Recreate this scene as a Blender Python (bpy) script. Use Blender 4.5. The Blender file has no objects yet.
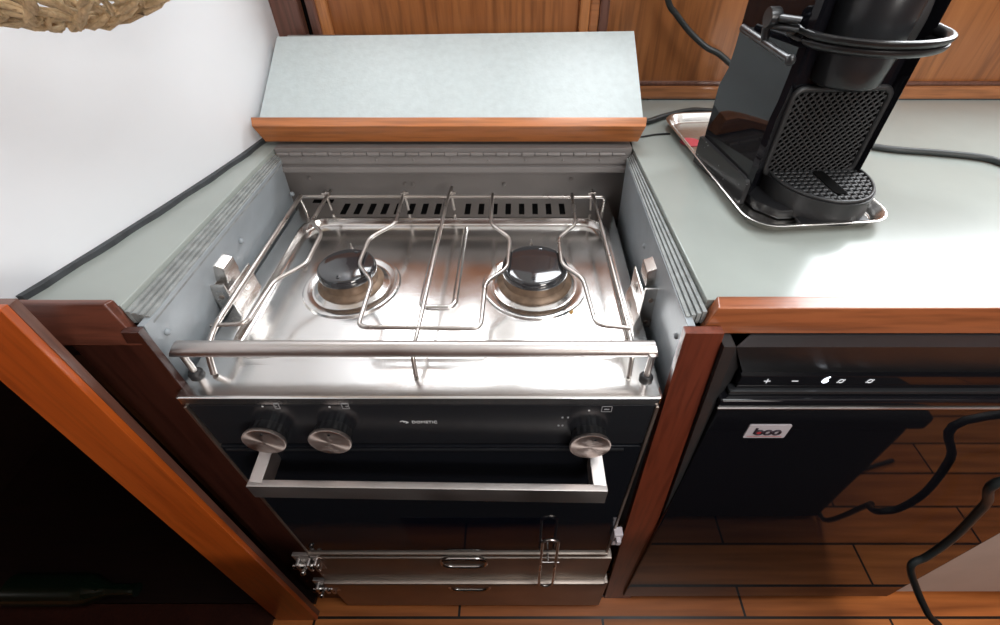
import bpy, bmesh, math, random
from mathutils import Vector, Matrix, Euler
random.seed(7)
scene = bpy.context.scene
COL = scene.collection
PI = math.pi

# ------------------------------------------------------------------ camera
F, TH, CX, CY, CH = 465.0, math.radians(43.5), 519.0, 312.5, 1.17
CO, SI = math.cos(TH), math.sin(TH)
cam = bpy.data.cameras.new('camera'); camo = bpy.data.objects.new('camera', cam); COL.objects.link(camo)
camo.location = (0, 0, CH); camo.rotation_euler = (PI/2 - TH, 0, 0)
cam.sensor_width = 36; cam.lens = F/1000*36; cam.shift_x = -(CX-500)/1000; cam.clip_start = .01
scene.camera = camo

def at(x, y, Z=None, Y=None, X=None):
    """point of the place seen at a pixel, on a known horizontal / frontal / side plane"""
    u = (x-CX)/F; v = (y-CY)/F
    r = Vector((u, CO-SI*v, -SI-CO*v))
    t = (Z-CH)/r.z if Z is not None else (Y/r.y if Y is not None else X/r.x)
    return Vector((0, 0, CH)) + r*t

# ------------------------------------------------------------------ materials
def new_mat(name):
    m = bpy.data.materials.new(name); m.use_nodes = True
    nt = m.node_tree; b = nt.nodes['Principled BSDF']
    return m, nt, b
def plain(name, col, rough=.5, metal=0, spec=.5, coat=0, bump=0, bscale=80, var=0, vscale=12, emit=0):
    m, nt, b = new_mat(name)
    b.inputs['Base Color'].default_value = (*col, 1); b.inputs['Roughness'].default_value = rough
    b.inputs['Metallic'].default_value = metal; b.inputs['Specular IOR Level'].default_value = spec
    b.inputs['Coat Weight'].default_value = coat; b.inputs['Coat Roughness'].default_value = .05
    tc = nt.nodes.new('ShaderNodeTexCoord')
    if bump:
        n = nt.nodes.new('ShaderNodeTexNoise'); n.inputs['Scale'].default_value = bscale; n.inputs['Detail'].default_value = 4
        nt.links.new(tc.outputs['Object'], n.inputs['Vector'])
        bp = nt.nodes.new('ShaderNodeBump'); bp.inputs['Strength'].default_value = bump; bp.inputs['Distance'].default_value = .002
        nt.links.new(n.outputs['Fac'], bp.inputs['Height']); nt.links.new(bp.outputs['Normal'], b.inputs['Normal'])
    if var:
        n = nt.nodes.new('ShaderNodeTexNoise'); n.inputs['Scale'].default_value = vscale; n.inputs['Detail'].default_value = 5
        nt.links.new(tc.outputs['Object'], n.inputs['Vector'])
        cr = nt.nodes.new('ShaderNodeValToRGB')
        cr.color_ramp.elements[0].position = .3; cr.color_ramp.elements[1].position = .7
        cr.color_ramp.elements[0].color = (*[c*(1-var) for c in col], 1); cr.color_ramp.elements[1].color = (*[min(1, c*(1+var)) for c in col], 1)
        nt.links.new(n.outputs['Fac'], cr.inputs['Fac']); nt.links.new(cr.outputs['Color'], b.inputs['Base Color'])
    if emit:
        b.inputs['Emission Color'].default_value = (*col, 1); b.inputs['Emission Strength'].default_value = emit
    return m
def wood(name, c1, c2, axis='X', rough=.35, coat=.3, scale=1.0, fine=.35):
    m, nt, b = new_mat(name)
    tc = nt.nodes.new('ShaderNodeTexCoord'); mp = nt.nodes.new('ShaderNodeMapping')
    s = {'X': (2, 30, 30), 'Y': (30, 2, 30), 'Z': (30, 30, 2)}[axis]
    mp.inputs['Scale'].default_value = [q*scale for q in s]
    n = nt.nodes.new('ShaderNodeTexNoise'); n.inputs['Scale'].default_value = 1; n.inputs['Detail'].default_value = 8; n.inputs['Distortion'].default_value = .9
    n.inputs['Roughness'].default_value = .65
    nt.links.new(tc.outputs['Object'], mp.inputs['Vector']); nt.links.new(mp.outputs['Vector'], n.inputs['Vector'])
    cr = nt.nodes.new('ShaderNodeValToRGB')
    cr.color_ramp.elements[0].position = .3; cr.color_ramp.elements[1].position = .72
    cr.color_ramp.elements[0].color = (*c1, 1); cr.color_ramp.elements[1].color = (*c2, 1)
    nt.links.new(n.outputs['Fac'], cr.inputs['Fac'])
    # short dark pores
    mp2 = nt.nodes.new('ShaderNodeMapping'); mp2.inputs['Scale'].default_value = [q*scale*6 for q in s]
    n2 = nt.nodes.new('ShaderNodeTexNoise'); n2.inputs['Scale'].default_value = 1; n2.inputs['Detail'].default_value = 2
    nt.links.new(tc.outputs['Object'], mp2.inputs['Vector']); nt.links.new(mp2.outputs['Vector'], n2.inputs['Vector'])
    cr2 = nt.nodes.new('ShaderNodeValToRGB'); cr2.color_ramp.elements[0].position = .3; cr2.color_ramp.elements[1].position = .55
    cr2.color_ramp.elements[0].color = (1-fine, 1-fine, 1-fine, 1); cr2.color_ramp.elements[1].color = (1, 1, 1, 1)
    nt.links.new(n2.outputs['Fac'], cr2.inputs['Fac'])
    mx = nt.nodes.new('ShaderNodeMix'); mx.data_type = 'RGBA'; mx.blend_type = 'MULTIPLY'; mx.inputs['Factor'].default_value = 1
    nt.links.new(cr.outputs['Color'], mx.inputs['A']); nt.links.new(cr2.outputs['Color'], mx.inputs['B'])
    nt.links.new(mx.outputs['Result'], b.inputs['Base Color'])
    b.inputs['Roughness'].default_value = rough; b.inputs['Coat Weight'].default_value = coat; b.inputs['Coat Roughness'].default_value = .15
    return m
def steel(name, col, rough, axis='X', bump=.05, rv=.08):
    m, nt, b = new_mat(name)
    b.inputs['Base Color'].default_value = (*col, 1); b.inputs['Metallic'].default_value = 1
    tc = nt.nodes.new('ShaderNodeTexCoord'); mp = nt.nodes.new('ShaderNodeMapping')
    mp.inputs['Scale'].default_value = {'X': (6, 500, 500), 'Y': (500, 6, 500), 'N': (60, 60, 60)}[axis]
    n = nt.nodes.new('ShaderNodeTexNoise'); n.inputs['Scale'].default_value = 1; n.inputs['Detail'].default_value = 3
    nt.links.new(tc.outputs['Object'], mp.inputs['Vector']); nt.links.new(mp.outputs['Vector'], n.inputs['Vector'])
    bp = nt.nodes.new('ShaderNodeBump'); bp.inputs['Strength'].default_value = bump; bp.inputs['Distance'].default_value = .001
    nt.links.new(n.outputs['Fac'], bp.inputs['Height']); nt.links.new(bp.outputs['Normal'], b.inputs['Normal'])
    n3 = nt.nodes.new('ShaderNodeTexNoise'); n3.inputs['Scale'].default_value = 14; n3.inputs['Detail'].default_value = 6
    nt.links.new(tc.outputs['Object'], n3.inputs['Vector'])
    mr = nt.nodes.new('ShaderNodeMapRange'); mr.inputs['From Min'].default_value = .3; mr.inputs['From Max'].default_value = .7
    mr.inputs['To Min'].default_value = rough-rv; mr.inputs['To Max'].default_value = rough+rv
    nt.links.new(n3.outputs['Fac'], mr.inputs['Value']); nt.links.new(mr.outputs['Result'], b.inputs['Roughness'])
    return m

M = {}
M['hull'] = plain('white painted hull', (.79, .815, .845), .45, bump=.05, bscale=40, var=.03, vscale=4)
M['laminate'] = plain('grey green laminate', (.315, .343, .320), .21, spec=.45, bump=.04, bscale=60, var=.06, vscale=7)
M['lid'] = plain('pale grey laminate', (.48, .54, .545), .40, spec=.4, bump=.12, bscale=220, var=.05, vscale=90)
M['grey'] = plain('grey gloss paint', (.30, .335, .36), .33, bump=.35, bscale=35, var=.10, vscale=18)
M['greyworn'] = plain('worn grey paint', (.26, .275, .27), .5, bump=.8, bscale=120, var=.22, vscale=70)
M['greyback'] = plain('taupe grey paint', (.195, .180, .173), .45, bump=.2, bscale=35, var=.08)
M['sealant'] = plain('dark sealant', (.045, .05, .055), .6, bump=.3, var=.3, vscale=60)
M['teak'] = wood('teak trim', (.36, .11, .026), (.50, .17, .045), 'X')
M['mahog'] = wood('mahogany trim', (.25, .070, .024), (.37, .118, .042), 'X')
M['mahogl'] = wood('shaded mahogany trim', (.10, .030, .018), (.165, .050, .028), 'X')  # darker mahogany, shade on the left front trim put into the colour
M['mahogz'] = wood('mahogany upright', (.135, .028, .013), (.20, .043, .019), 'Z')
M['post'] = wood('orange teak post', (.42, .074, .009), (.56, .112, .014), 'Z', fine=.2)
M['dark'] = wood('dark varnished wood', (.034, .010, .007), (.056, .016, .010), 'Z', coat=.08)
M['murk'] = wood('shade dark wood', (.010, .004, .003), (.018, .006, .004), 'X', rough=.45, coat=.1)  # deep shade inside the locker put into the wood colour
M['panel'] = wood('orange brown panel', (.24, .078, .022), (.38, .145, .047), 'Z', rough=.32, scale=.7)
M['mould'] = wood('light moulding', (.36, .14, .045), (.50, .20, .07), 'Z')
M['mouldx'] = wood('bottom moulding', (.30, .11, .04), (.45, .18, .07), 'X')
M['brown'] = wood('mauve brown frame', (.12, .050, .035), (.17, .075, .052), 'Z')
M['steel'] = steel('brushed steel', (.76, .745, .73), .19, 'X', .04, .05)
M['rail'] = steel('satin steel tube', (.64, .60, .58), .38, 'X', .03)
M['wire'] = steel('steel wire', (.56, .52, .49), .30, 'N', .02)
M['chrome'] = steel('polished steel', (.70, .675, .645), .25, 'N', .0, .03)
M['spun'] = steel('spun steel', (.70, .61, .58), .45, 'N', .02)
def spun():
    m, nt, b = new_mat('spun steel cap')
    b.inputs['Base Color'].default_value = (.72, .63, .59, 1); b.inputs['Metallic'].default_value = 1; b.inputs['Roughness'].default_value = .42
    b.inputs['Anisotropic'].default_value = .9
    tg = nt.nodes.new('ShaderNodeTangent'); tg.direction_type = 'RADIAL'; tg.axis = 'Y'
    nt.links.new(tg.outputs['Tangent'], b.inputs['Tangent']); return m
M['spun'] = spun()
M['dsteel'] = steel('stained steel sheet', (.44, .37, .32), .45, 'X', .05)
M['glass'] = plain('black oven glass', (.008, .009, .012), .06, spec=.35)
M['panelblack'] = plain('black control panel', (.014, .015, .018), .22, spec=.5)
M['gloss'] = plain('gloss black', (.006, .006, .008), .03, spec=.34)
M['frost'] = plain('satin black frame', (.016, .017, .019), .28, bump=.03)
M['black'] = plain('black plastic', (.012, .012, .013), .30)
M['matt'] = plain('matt black plastic', (.02, .02, .021), .45, bump=.05, bscale=300)
M['rubber'] = plain('rubber cord', (.020, .024, .024), .42)
M['enamel'] = plain('black enamel cap', (.022, .023, .026), .10, spec=.7, coat=.6)
M['brass'] = plain('stained brass', (.20, .135, .09), .45, metal=.45, var=.35, vscale=60)
M['white'] = plain('white print', (.60, .60, .60), .5)
M['grayprint'] = plain('grey print', (.33, .33, .34), .5)
M['led'] = plain('lit display', (.85, .9, 1.0), .5, emit=3)
M['ledsoft'] = plain('dim lit symbol', (.6, .62, .65), .5, emit=.35)
M['badge'] = plain('silver badge', (.50, .46, .49), .4)
M['badgered'] = plain('red print', (.45, .03, .04), .5)
M['badgeblack'] = plain('black print', (.03, .02, .03), .5)
def speckled():
    m, nt, b = new_mat('speckled black plastic')
    tc = nt.nodes.new('ShaderNodeTexCoord'); v = nt.nodes.new('ShaderNodeTexVoronoi'); v.inputs['Scale'].default_value = 110
    nt.links.new(tc.outputs['Object'], v.inputs['Vector'])
    cr = nt.nodes.new('ShaderNodeValToRGB'); cr.color_ramp.interpolation = 'CONSTANT'
    cr.color_ramp.elements[0].color = (.4, .4, .4, 1); cr.color_ramp.elements[1].color = (.014, .014, .015, 1); cr.color_ramp.elements[1].position = .10
    nt.links.new(v.outputs['Distance'], cr.inputs['Fac']); nt.links.new(cr.outputs['Color'], b.inputs['Base Color']); b.inputs['Roughness'].default_value = .4
    return m
M['speckled'] = speckled()
M['red'] = plain('red sticker', (.55, .07, .09), .4)
M['straw'] = plain('straw rope', (.66, .49, .29), .8, bump=1.0, bscale=420, var=.25, vscale=120)
M['onion'] = plain('dark purple skin', (.045, .012, .035), .3, var=.3)
M['bottle'] = plain('dark green glass', (.004, .012, .006), .06, spec=.6)
M['foil'] = plain('dark foil', (.02, .02, .02), .3)
M['sidep'] = plain('pale panel', (.36, .31, .28), .45, var=.06)
M['ceil'] = plain('off white ceiling', (.72, .72, .70), .6)
M['void'] = plain('painted recess shade', (.003, .003, .003), .9, spec=.05)  # near black, puts the shade of gaps, slots and wells into colour
M['cabin'] = wood('cabin bulkhead wood', (.08, .028, .014), (.13, .045, .022), 'Z')
M['cloth'] = plain('black cloth', (.012, .012, .013), .9, bump=.5, bscale=200)

def floor_mat():
    m, nt, b = new_mat('floor planks')
    tc = nt.nodes.new('ShaderNodeTexCoord'); mp = nt.nodes.new('ShaderNodeMapping')
    nt.links.new(tc.outputs['Object'], mp.inputs['Vector'])
    mp.inputs['Location'].default_value = (.13, -.005, 0)
    br = nt.nodes.new('ShaderNodeTexBrick'); br.inputs['Scale'].default_value = 1
    br.inputs['Brick Width'].default_value = .62; br.inputs['Row Height'].default_value = .09
    br.inputs['Mortar Size'].default_value = .0028; br.inputs['Mortar Smooth'].default_value = .1
    br.inputs['Color1'].default_value = (.50, .150, .036, 1); br.inputs['Color2'].default_value = (.62, .215, .060, 1)
    br.inputs['Mortar'].default_value = (.012, .008, .006, 1)
    nt.links.new(mp.outputs['Vector'], br.inputs['Vector'])
    mp2 = nt.nodes.new('ShaderNodeMapping'); mp2.inputs['Scale'].default_value = (3, 45, 45)
    nt.links.new(tc.outputs['Object'], mp2.inputs['Vector'])
    n = nt.nodes.new('ShaderNodeTexNoise'); n.inputs['Scale'].default_value = 1; n.inputs['Detail'].default_value = 6
    nt.links.new(mp2.outputs['Vector'], n.inputs['Vector'])
    cr = nt.nodes.new('ShaderNodeValToRGB'); cr.color_ramp.elements[0].color = (.55, .5, .45, 1); cr.color_ramp.elements[1].color = (1.2, 1.2, 1.2, 1)
    cr.color_ramp.elements[0].position = .3; cr.color_ramp.elements[1].position = .7
    nt.links.new(n.outputs['Fac'], cr.inputs['Fac'])
    mx = nt.nodes.new('ShaderNodeMix'); mx.data_type = 'RGBA'; mx.blend_type = 'MULTIPLY'; mx.inputs['Factor'].default_value = 1
    nt.links.new(br.outputs['Color'], mx.inputs['A']); nt.links.new(cr.outputs['Color'], mx.inputs['B'])
    nt.links.new(mx.outputs['Result'], b.inputs['Base Color'])
    b.inputs['Roughness'].default_value = .38
    return m
M['floor'] = floor_mat()

# ------------------------------------------------------------------ object helpers
WM = {}
def thing(name, label, cat, loc, rotz=0, group=None):
    o = bpy.data.objects.new(name, None); COL.objects.link(o); o.empty_display_size = .05
    o.location = loc; o.rotation_euler = (0, 0, rotz)
    WM[o] = Matrix.LocRotScale(Vector(loc), Euler((0, 0, rotz)), None)
    o['label'] = label; o['category'] = cat
    if group: o['group'] = group
    return o
def obj(name, bm, mat, parent=None, local=False, smooth=50, label=None):
    me = bpy.data.meshes.new(name)
    bmesh.ops.recalc_face_normals(bm, faces=bm.faces)
    W = Matrix.Identity(4)
    if parent is not None and not local:
        W = WM[parent]; bm.transform(W.inverted())
    bm.to_mesh(me); bm.free(); me.materials.append(M[mat] if isinstance(mat, str) else mat)
    if smooth:
        me.polygons.foreach_set('use_smooth', [True]*len(me.polygons))
        me.set_sharp_from_angle(angle=math.radians(smooth))
    o = bpy.data.objects.new(name, me); COL.objects.link(o)
    if smooth:
        wn = o.modifiers.new('normals', 'WEIGHTED_NORMAL'); wn.keep_sharp = True; wn.weight = 100
    if parent is not None:
        o.parent = parent
    WM[o] = W
    if label: o['label'] = label
    return o
def tag(o, label, cat, group=None):
    o['label'] = label; o['category'] = cat
    if group: o['group'] = group
    return o
def struct(name, bm, mat, smooth=0):
    o = obj(name, bm, mat, smooth=smooth); o['kind'] = 'structure'; return o
def one(name, bm, mat, label, cat, group=None, smooth=50, origin=None):
    """a thing that is one mesh; its origin is moved to its base"""
    bm.verts.ensure_lookup_table()
    if origin is None:
        xs = [v.co.x for v in bm.verts]; ys = [v.co.y for v in bm.verts]; zs = [v.co.z for v in bm.verts]
        origin = Vector(((min(xs)+max(xs))/2, (min(ys)+max(ys))/2, min(zs)))
    bm.transform(Matrix.Translation(-Vector(origin)))
    o = obj(name, bm, mat, smooth=smooth); o.location = origin
    WM[o] = Matrix.Translation(Vector(origin))
    return tag(o, label, cat, group)

# ------------------------------------------------------------------ mesh helpers
def B(): return bmesh.new()
def box(bm, x0, x1, y0, y1, z0, z1, bev=0, seg=2):
    vs = [bm.verts.new((x, y, z)) for x in (x0, x1) for y in (y0, y1) for z in (z0, z1)]
    idx = [(0, 1, 3, 2), (4, 6, 7, 5), (0, 4, 5, 1), (2, 3, 7, 6), (0, 2, 6, 4), (1, 5, 7, 3)]
    fs = [bm.faces.new([vs[i] for i in f]) for f in idx]
    if bev:
        es = list({e for f in fs for e in f.edges})
        bmesh.ops.bevel(bm, geom=es, offset=bev, segments=seg, profile=.6, affect='EDGES')
    return bm
def hexa(bm, b4, t4, bev=0):
    """solid between two quads, given in the same order"""
    vb = [bm.verts.new(p) for p in b4]; vt = [bm.verts.new(p) for p in t4]
    fs = [bm.faces.new(vb[::-1]), bm.faces.new(vt)]
    for i in range(4):
        j = (i+1) % 4; fs.append(bm.faces.new((vb[i], vb[j], vt[j], vt[i])))
    if bev:
        bmesh.ops.bevel(bm, geom=list({e for f in fs for e in f.edges}), offset=bev, segments=2, profile=.6, affect='EDGES')
    return bm
def prism(bm, poly, z0, z1, bev=0, axes='xyz'):
    """extrude polygon (a,b) along the third axis"""
    def p(a, b, c):
        return {'xyz': (a, b, c), 'xzy': (a, c, b), 'yzx': (c, a, b)}[axes]
    v0 = [bm.verts.new(p(a, b, z0)) for a, b in poly]; v1 = [bm.verts.new(p(a, b, z1)) for a, b in poly]
    fs = [bm.faces.new(v0[::-1]), bm.faces.new(v1)]
    n = len(poly)
    for i in range(n):
        fs.append(bm.faces.new((v0[i], v0[(i+1) % n], v1[(i+1) % n], v1[i])))
    if bev:
        es = list(set(fs[0].edges) | set(fs[1].edges))
        bmesh.ops.bevel(bm, geom=es, offset=bev, segments=2, profile=.6, affect='EDGES')
    return bm
def rrect(x0, x1, y0, y1, r, n=6):
    out = []
    for cx, cy, a in ((x1-r, y1-r, 0), (x0+r, y1-r, 90), (x0+r, y0+r, 180), (x1-r, y0+r, 270)):
        for k in range(n+1):
            t = math.radians(a+90*k/n); out.append((cx+r*math.cos(t), cy+r*math.sin(t)))
    return out
def loft(bm, loops, cap0=True, cap1=True):
    vs = [[bm.verts.new(p) for p in L] for L in loops]
    n = len(loops[0])
    for a, b in zip(vs, vs[1:]):
        for i in range(n):
            bm.faces.new((a[i], a[(i+1) % n], b[(i+1) % n], b[i]))
    if cap0: bm.faces.new(vs[0][::-1])
    if cap1: bm.faces.new(vs[-1])
    return bm
def fillet(pts, r, n=5, closed=False):
    pts = [Vector(p) for p in pts]; out = []
    N = len(pts)
    for i, p in enumerate(pts):
        if not closed and i in (0, N-1): out.append(p); continue
        a = pts[i-1]-p; b = pts[(i+1) % N]-p
        la, lb = a.length, b.length
        d = min(r, la*.48, lb*.48)
        A = p+a/la*d; C = p+b/lb*d
        for k in range(n+1):
            t = k/n; out.append(A*(1-t)**2+p*2*t*(1-t)+C*t*t)
    return out
def tube(bm, pts, r, n=10, fil=0, closed=False, rz=None):
    if fil: pts = fillet(pts, fil, closed=closed)
    pts = [Vector(p) for p in pts]; N = len(pts)
    rings = []; up = None
    for i, p in enumerate(pts):
        if closed: t = pts[(i+1) % N]-pts[i-1]
        else: t = pts[min(i+1, N-1)]-pts[max(i-1, 0)]
        if t.length < 1e-9: t = Vector((0, 0, 1))
        t.normalize()
        if up is None:
            up = Vector((0, 0, 1)) if abs(t.z) < .9 else Vector((1, 0, 0))
        s = t.cross(up)
        if s.length < 1e-6: s = t.orthogonal()
        s.normalize(); up = s.cross(t).normalized()
        rr = r(i/(N-1)) if callable(r) else r
        rings.append([bm.verts.new(p+s*(rr*math.cos(2*PI*k/n))+up*((rz or rr)*math.sin(2*PI*k/n))) for k in range(n)])
    for i in range(N if closed else N-1):
        a, b = rings[i], rings[(i+1) % N]
        for k in range(n): bm.faces.new((a[k], a[(k+1) % n], b[(k+1) % n], b[k]))
    if not closed:
        bm.faces.new(rings[0][::-1]); bm.faces.new(rings[-1])
    return bm
def lathe(bm, prof, c=(0, 0, 0), n=40, axis='z'):
    c = Vector(c); rings = []
    for r, h in prof:
        ring = []
        for k in range(n):
            a = 2*PI*k/n
            q = {'z': (r*math.cos(a), r*math.sin(a), h), 'y': (r*math.cos(a), h, r*math.sin(a)), 'x': (h, r*math.cos(a), r*math.sin(a))}[axis]
            ring.append(bm.verts.new(c+Vector(q)))
        rings.append(ring)
    for a, b in zip(rings, rings[1:]):
        for k in range(n): bm.faces.new((a[k], a[(k+1) % n], b[(k+1) % n], b[k]))
    bm.faces.new(rings[0][::-1]); bm.faces.new(rings[-1])
    return bm
def ball(bm, c, r, seg=10):
    bmesh.ops.create_uvsphere(bm, u_segments=seg, v_segments=max(4, seg//2), radius=r, matrix=Matrix.Translation(Vector(c)))
    return bm
def text_bm(s, size, depth=.0003, shear=0, width=1.0):
    c = bpy.data.curves.new('lettering', 'FONT'); c.body = s; c.size = size; c.extrude = depth; c.align_x = 'CENTER'; c.align_y = 'CENTER'; c.shear = shear; c.resolution_u = 3
    o = bpy.data.objects.new('lettering', c); COL.objects.link(o)
    dg = bpy.context.evaluated_depsgraph_get(); dg.update()
    me = bpy.data.meshes.new_from_object(o.evaluated_get(dg))
    bm = bmesh.new(); bm.from_mesh(me); bm.transform(Matrix.Diagonal((width, 1, 1, 1)))
    bpy.data.objects.remove(o); bpy.data.curves.remove(c); bpy.data.meshes.remove(me)
    return bm
def stand_up(bm, loc, lean=0):
    """turn a flat drawing (x right, y up) to face -Y at loc"""
    bm.transform(Matrix.Translation(Vector(loc)) @ Matrix.Rotation(PI/2+lean, 4, 'X'))
    return bm

# =================================================================== THE SETTING
YB = .915                     # back wall
b = B(); box(b, -1.35, 1.7, -1.9, 1.0, -.04, 0); struct('floor', b, 'floor')
b = B(); box(b, -1.35, 1.7, -1.9, YB+.03, 1.95, 1.98); struct('ceiling', b, 'ceil')
wins = [(-.38, -.22, 1.44), (-.165, -.10, 1.70), (.04, .30, 1.70), (.70, 1.45, 1.70)]
WZ0, WZ1 = 1.20, 1.70
b = B(); box(b, -1.35, 1.7, YB, YB+.03, 0, WZ0)
struct('wall_back', b, 'panel')
b = B(); box(b, -1.35, 1.7, YB, YB+.03, WZ1, 1.95)
xs = [-1.35]+[q for w in wins for q in w[:2]]+[1.7]
for i in range(0, len(xs), 2): box(b, xs[i], xs[i+1], YB, YB+.03, WZ0, WZ1)
for x0, x1, zt in wins:
    if zt < WZ1: box(b, x0, x1, YB, YB+.03, zt, WZ1)
struct('wall_back_upper', b, 'ceil')
for i, (x0, x1, zt) in enumerate(wins):
    b = B()
    for a0, a1, c0, c1 in ((x0-.015, x0+.008, WZ0-.015, zt+.015), (x1-.008, x1+.015, WZ0-.015, zt+.015), (x0, x1, WZ0-.015, WZ0+.008), (x0, x1, zt-.008, zt+.015)):
        box(b, a0, a1, YB-.012, YB+.01, c0, c1, .003)
    struct('window_%d' % (i+1), b, 'mouldx')
b = B(); box(b, 1.67, 1.7, -1.9, YB, 0, 1.95); struct('wall_right', b, 'cabin')
b = B(); box(b, -1.35, 1.7, -1.93, -1.9, 0, 1.95); struct('wall_front', b, 'cabin')
b = B(); box(b, -1.38, -1.35, -1.9, YB, 0, 1.95); struct('wall_left_lower', b, 'cabin')
# hull side: gently curved in plan, from the worktop up
ctrl = [(-.72, -.35), (-.63, 0.0), (-.548, .20), (-.497, .344), (-.452, .50), (-.412, .67), (-.398, .80), (-.413, .93)]
def crv(P, n=8):
    out = []
    for i in range(len(P)-1):
        p0 = P[max(i-1, 0)]; p1 = P[i]; p2 = P[i+1]; p3 = P[min(i+2, len(P)-1)]
        for k in range(n):
            t = k/n
            out.append(tuple(.5*((2*p1[j])+(-p0[j]+p2[j])*t+(2*p0[j]-5*p1[j]+4*p2[j]-p3[j])*t*t+(-p0[j]+3*p1[j]-3*p2[j]+p3[j])*t**3) for j in range(len(p1))))
    out.append(P[-1]); return out
hull = crv(ctrl)
b = B(); prism(b, hull+[(x-.03, y) for x, y in reversed(hull)], .862, 1.95)
struct('wall_left', b, 'hull', smooth=40)
# panelling on the back wall
def bp(x0, x1, z0, z1, d, mat, n):
    b = B(); box(b, x0, x1, YB-d, YB, z0, z1, min(.004, d*.4)); struct('trim_%d' % n, b, mat)
bp(-.45, -.362, .80, WZ0-.02, .016, 'brown', 1)
bp(-.362, -.352, .80, WZ0-.02, .002, 'void', 2)  # thin black strip painted for the shade in the panelling gap
bp(-.352, -.336, .80, WZ0-.02, .013, 'brown', 3)
bp(-.337, -.318, .80, WZ0-.02, .009, 'mould', 4)
bp(.101, .118, .80, WZ0-.02, .012, 'mould', 5)
bp(.118, .134, .80, WZ0-.02, .009, 'mouldx', 6)
bp(.134, .150, .80, WZ0-.02, .013, 'brown', 7)
bp(.15, 1.67, .862, .884, .014, 'mouldx', 8)
bp(.15, 1.67, .884, .891, .010, 'brown', 9)

# =================================================================== WORKTOPS
ZT = .86
def lam_box(bm, poly, z0, z1): return prism(bm, poly, z0, z1, .0015)
t = thing('worktop', 'long grey green worktop with wooden front edge under the coffee machine', 'worktop', (.9, .36, ZT-.025))
b = B(); lam_box(b, [(.188, .345), (1.67, .345), (1.67, YB-.001), (.2, YB-.001), (.176, .70)], ZT-.025, ZT); obj('laminate_top', b, 'laminate', t)
b = B(); hexa(b, [(.180, .323, ZT-.026), (1.67, .323, ZT-.026), (1.67, .345, ZT-.026), (.187, .345, ZT-.026)],
              [(.192, .327, ZT+.005), (1.67, .327, ZT+.005), (1.67, .345, ZT+.005), (.196, .345, ZT+.005)], .002); obj('edge_trim', b, 'mahog', t)
b = B(); box(b, .24, 1.67, YB-.012, YB-.0005, ZT-.001, ZT+.004, .001); obj('rear_seal', b, 'sealant', t)

hp = [(x, y) for x, y in hull if .345 < y < .86]
t = thing('worktop', 'narrow grey green worktop strip between the white hull and the stove', 'worktop', (-.43, .5, ZT-.025))
b = B(); lam_box(b, [(-.60, .336), (-.392, .336), (-.378, .70), (-.378, YB-.02), (-.44, YB-.02), (-.60, .60)], ZT-.025, ZT); obj('laminate_top', b, 'laminate', t)
b = B(); hexa(b, [(-.492, .312, ZT-.032), (-.372, .312, ZT-.032), (-.388, .334, ZT-.032), (-.492, .334, ZT-.032)],
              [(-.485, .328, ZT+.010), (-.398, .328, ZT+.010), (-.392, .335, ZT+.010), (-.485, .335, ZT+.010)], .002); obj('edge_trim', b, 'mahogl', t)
b = B()
sp = [(x, y) for x, y in hull if .335 < y < .90]
prism(b, [(x+.0065+.0012*math.sin(i*1.7), y) for i, (x, y) in enumerate(sp)]+[(x-.002, y) for x, y in reversed(sp)], ZT-.001, ZT+.006); obj('sealant_bead', b, 'sealant', t)

# =================================================================== CABINET AROUND THE STOVE
t = thing('stove_cabinet', 'built in wooden surround with grey painted recess that holds the stove', 'cabinet', (-.11, .5, 0))
XL, XR = -.368, .166
b = B(); hexa(b, [(-.41, .322, .70), (-.396, .322, .70), (-.396, .7215, .70), (-.41, .7215, .70)], [(-.376, .322, .846), (XL, .322, .846), (XL, .683, .846), (-.376, .683, .846)], .0015)
ledL = obj('recess_side', b, 'grey', t)
b = B(); hexa(b, [(.186, .3225, .30), (.20, .3225, .30), (.20, .7215, .30), (.186, .7215, .30)], [(XR, .3225, .846), (.174, .3225, .846), (.174, .683, .846), (XR, .683, .846)], .0015)
ledR = obj('recess_side', b, 'grey', t)
def ledge(xi, of, ob):
    b = B(); n = 4
    for k in range(n):
        f0, f1 = k/n, (k+.86)/n
        a0, a1 = xi+(of-xi)*f0, xi+(of-xi)*f1; c0, c1 = xi+(ob-xi)*f0, xi+(ob-xi)*f1
        z0, z1 = .838, .848+.002*k
        hexa(b, [(a0, .334, z0), (a1, .334, z0), (c1, .688, z0), (c0, .688, z0)], [(a0, .334, z1), (a1, .334, z1), (c1, .688, z1), (c0, .688, z1)], .0008)
    return b
obj('worn_ledge', ledge(XL-.001, -.3915, -.379), 'greyworn', t)
obj('worn_ledge', ledge(XR+.001, .1875, .1755), 'greyworn', t)
b = B(); box(b, -.41, .205, .722, .735, .30, .83); pb = obj('recess_back', b, 'greyback', t)
def screw(p, mat, parent):
    b = B(); ball(b, p, .004, 10); obj('screw_head', b, mat, parent)
for x, y in [(310, 178), (405, 184), (413, 184), (504, 184), (571, 179)]: screw(at(x, y, Y=.722), 'greyback', pb)
for x, y in [(167, 332), (241, 241), (292, 194)]: screw(at(x, y, X=-.373), 'grey', ledL)
for x, y in [(677, 336), (645, 246)]: screw(at(x, y, X=.168), 'grey', ledR)
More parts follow.
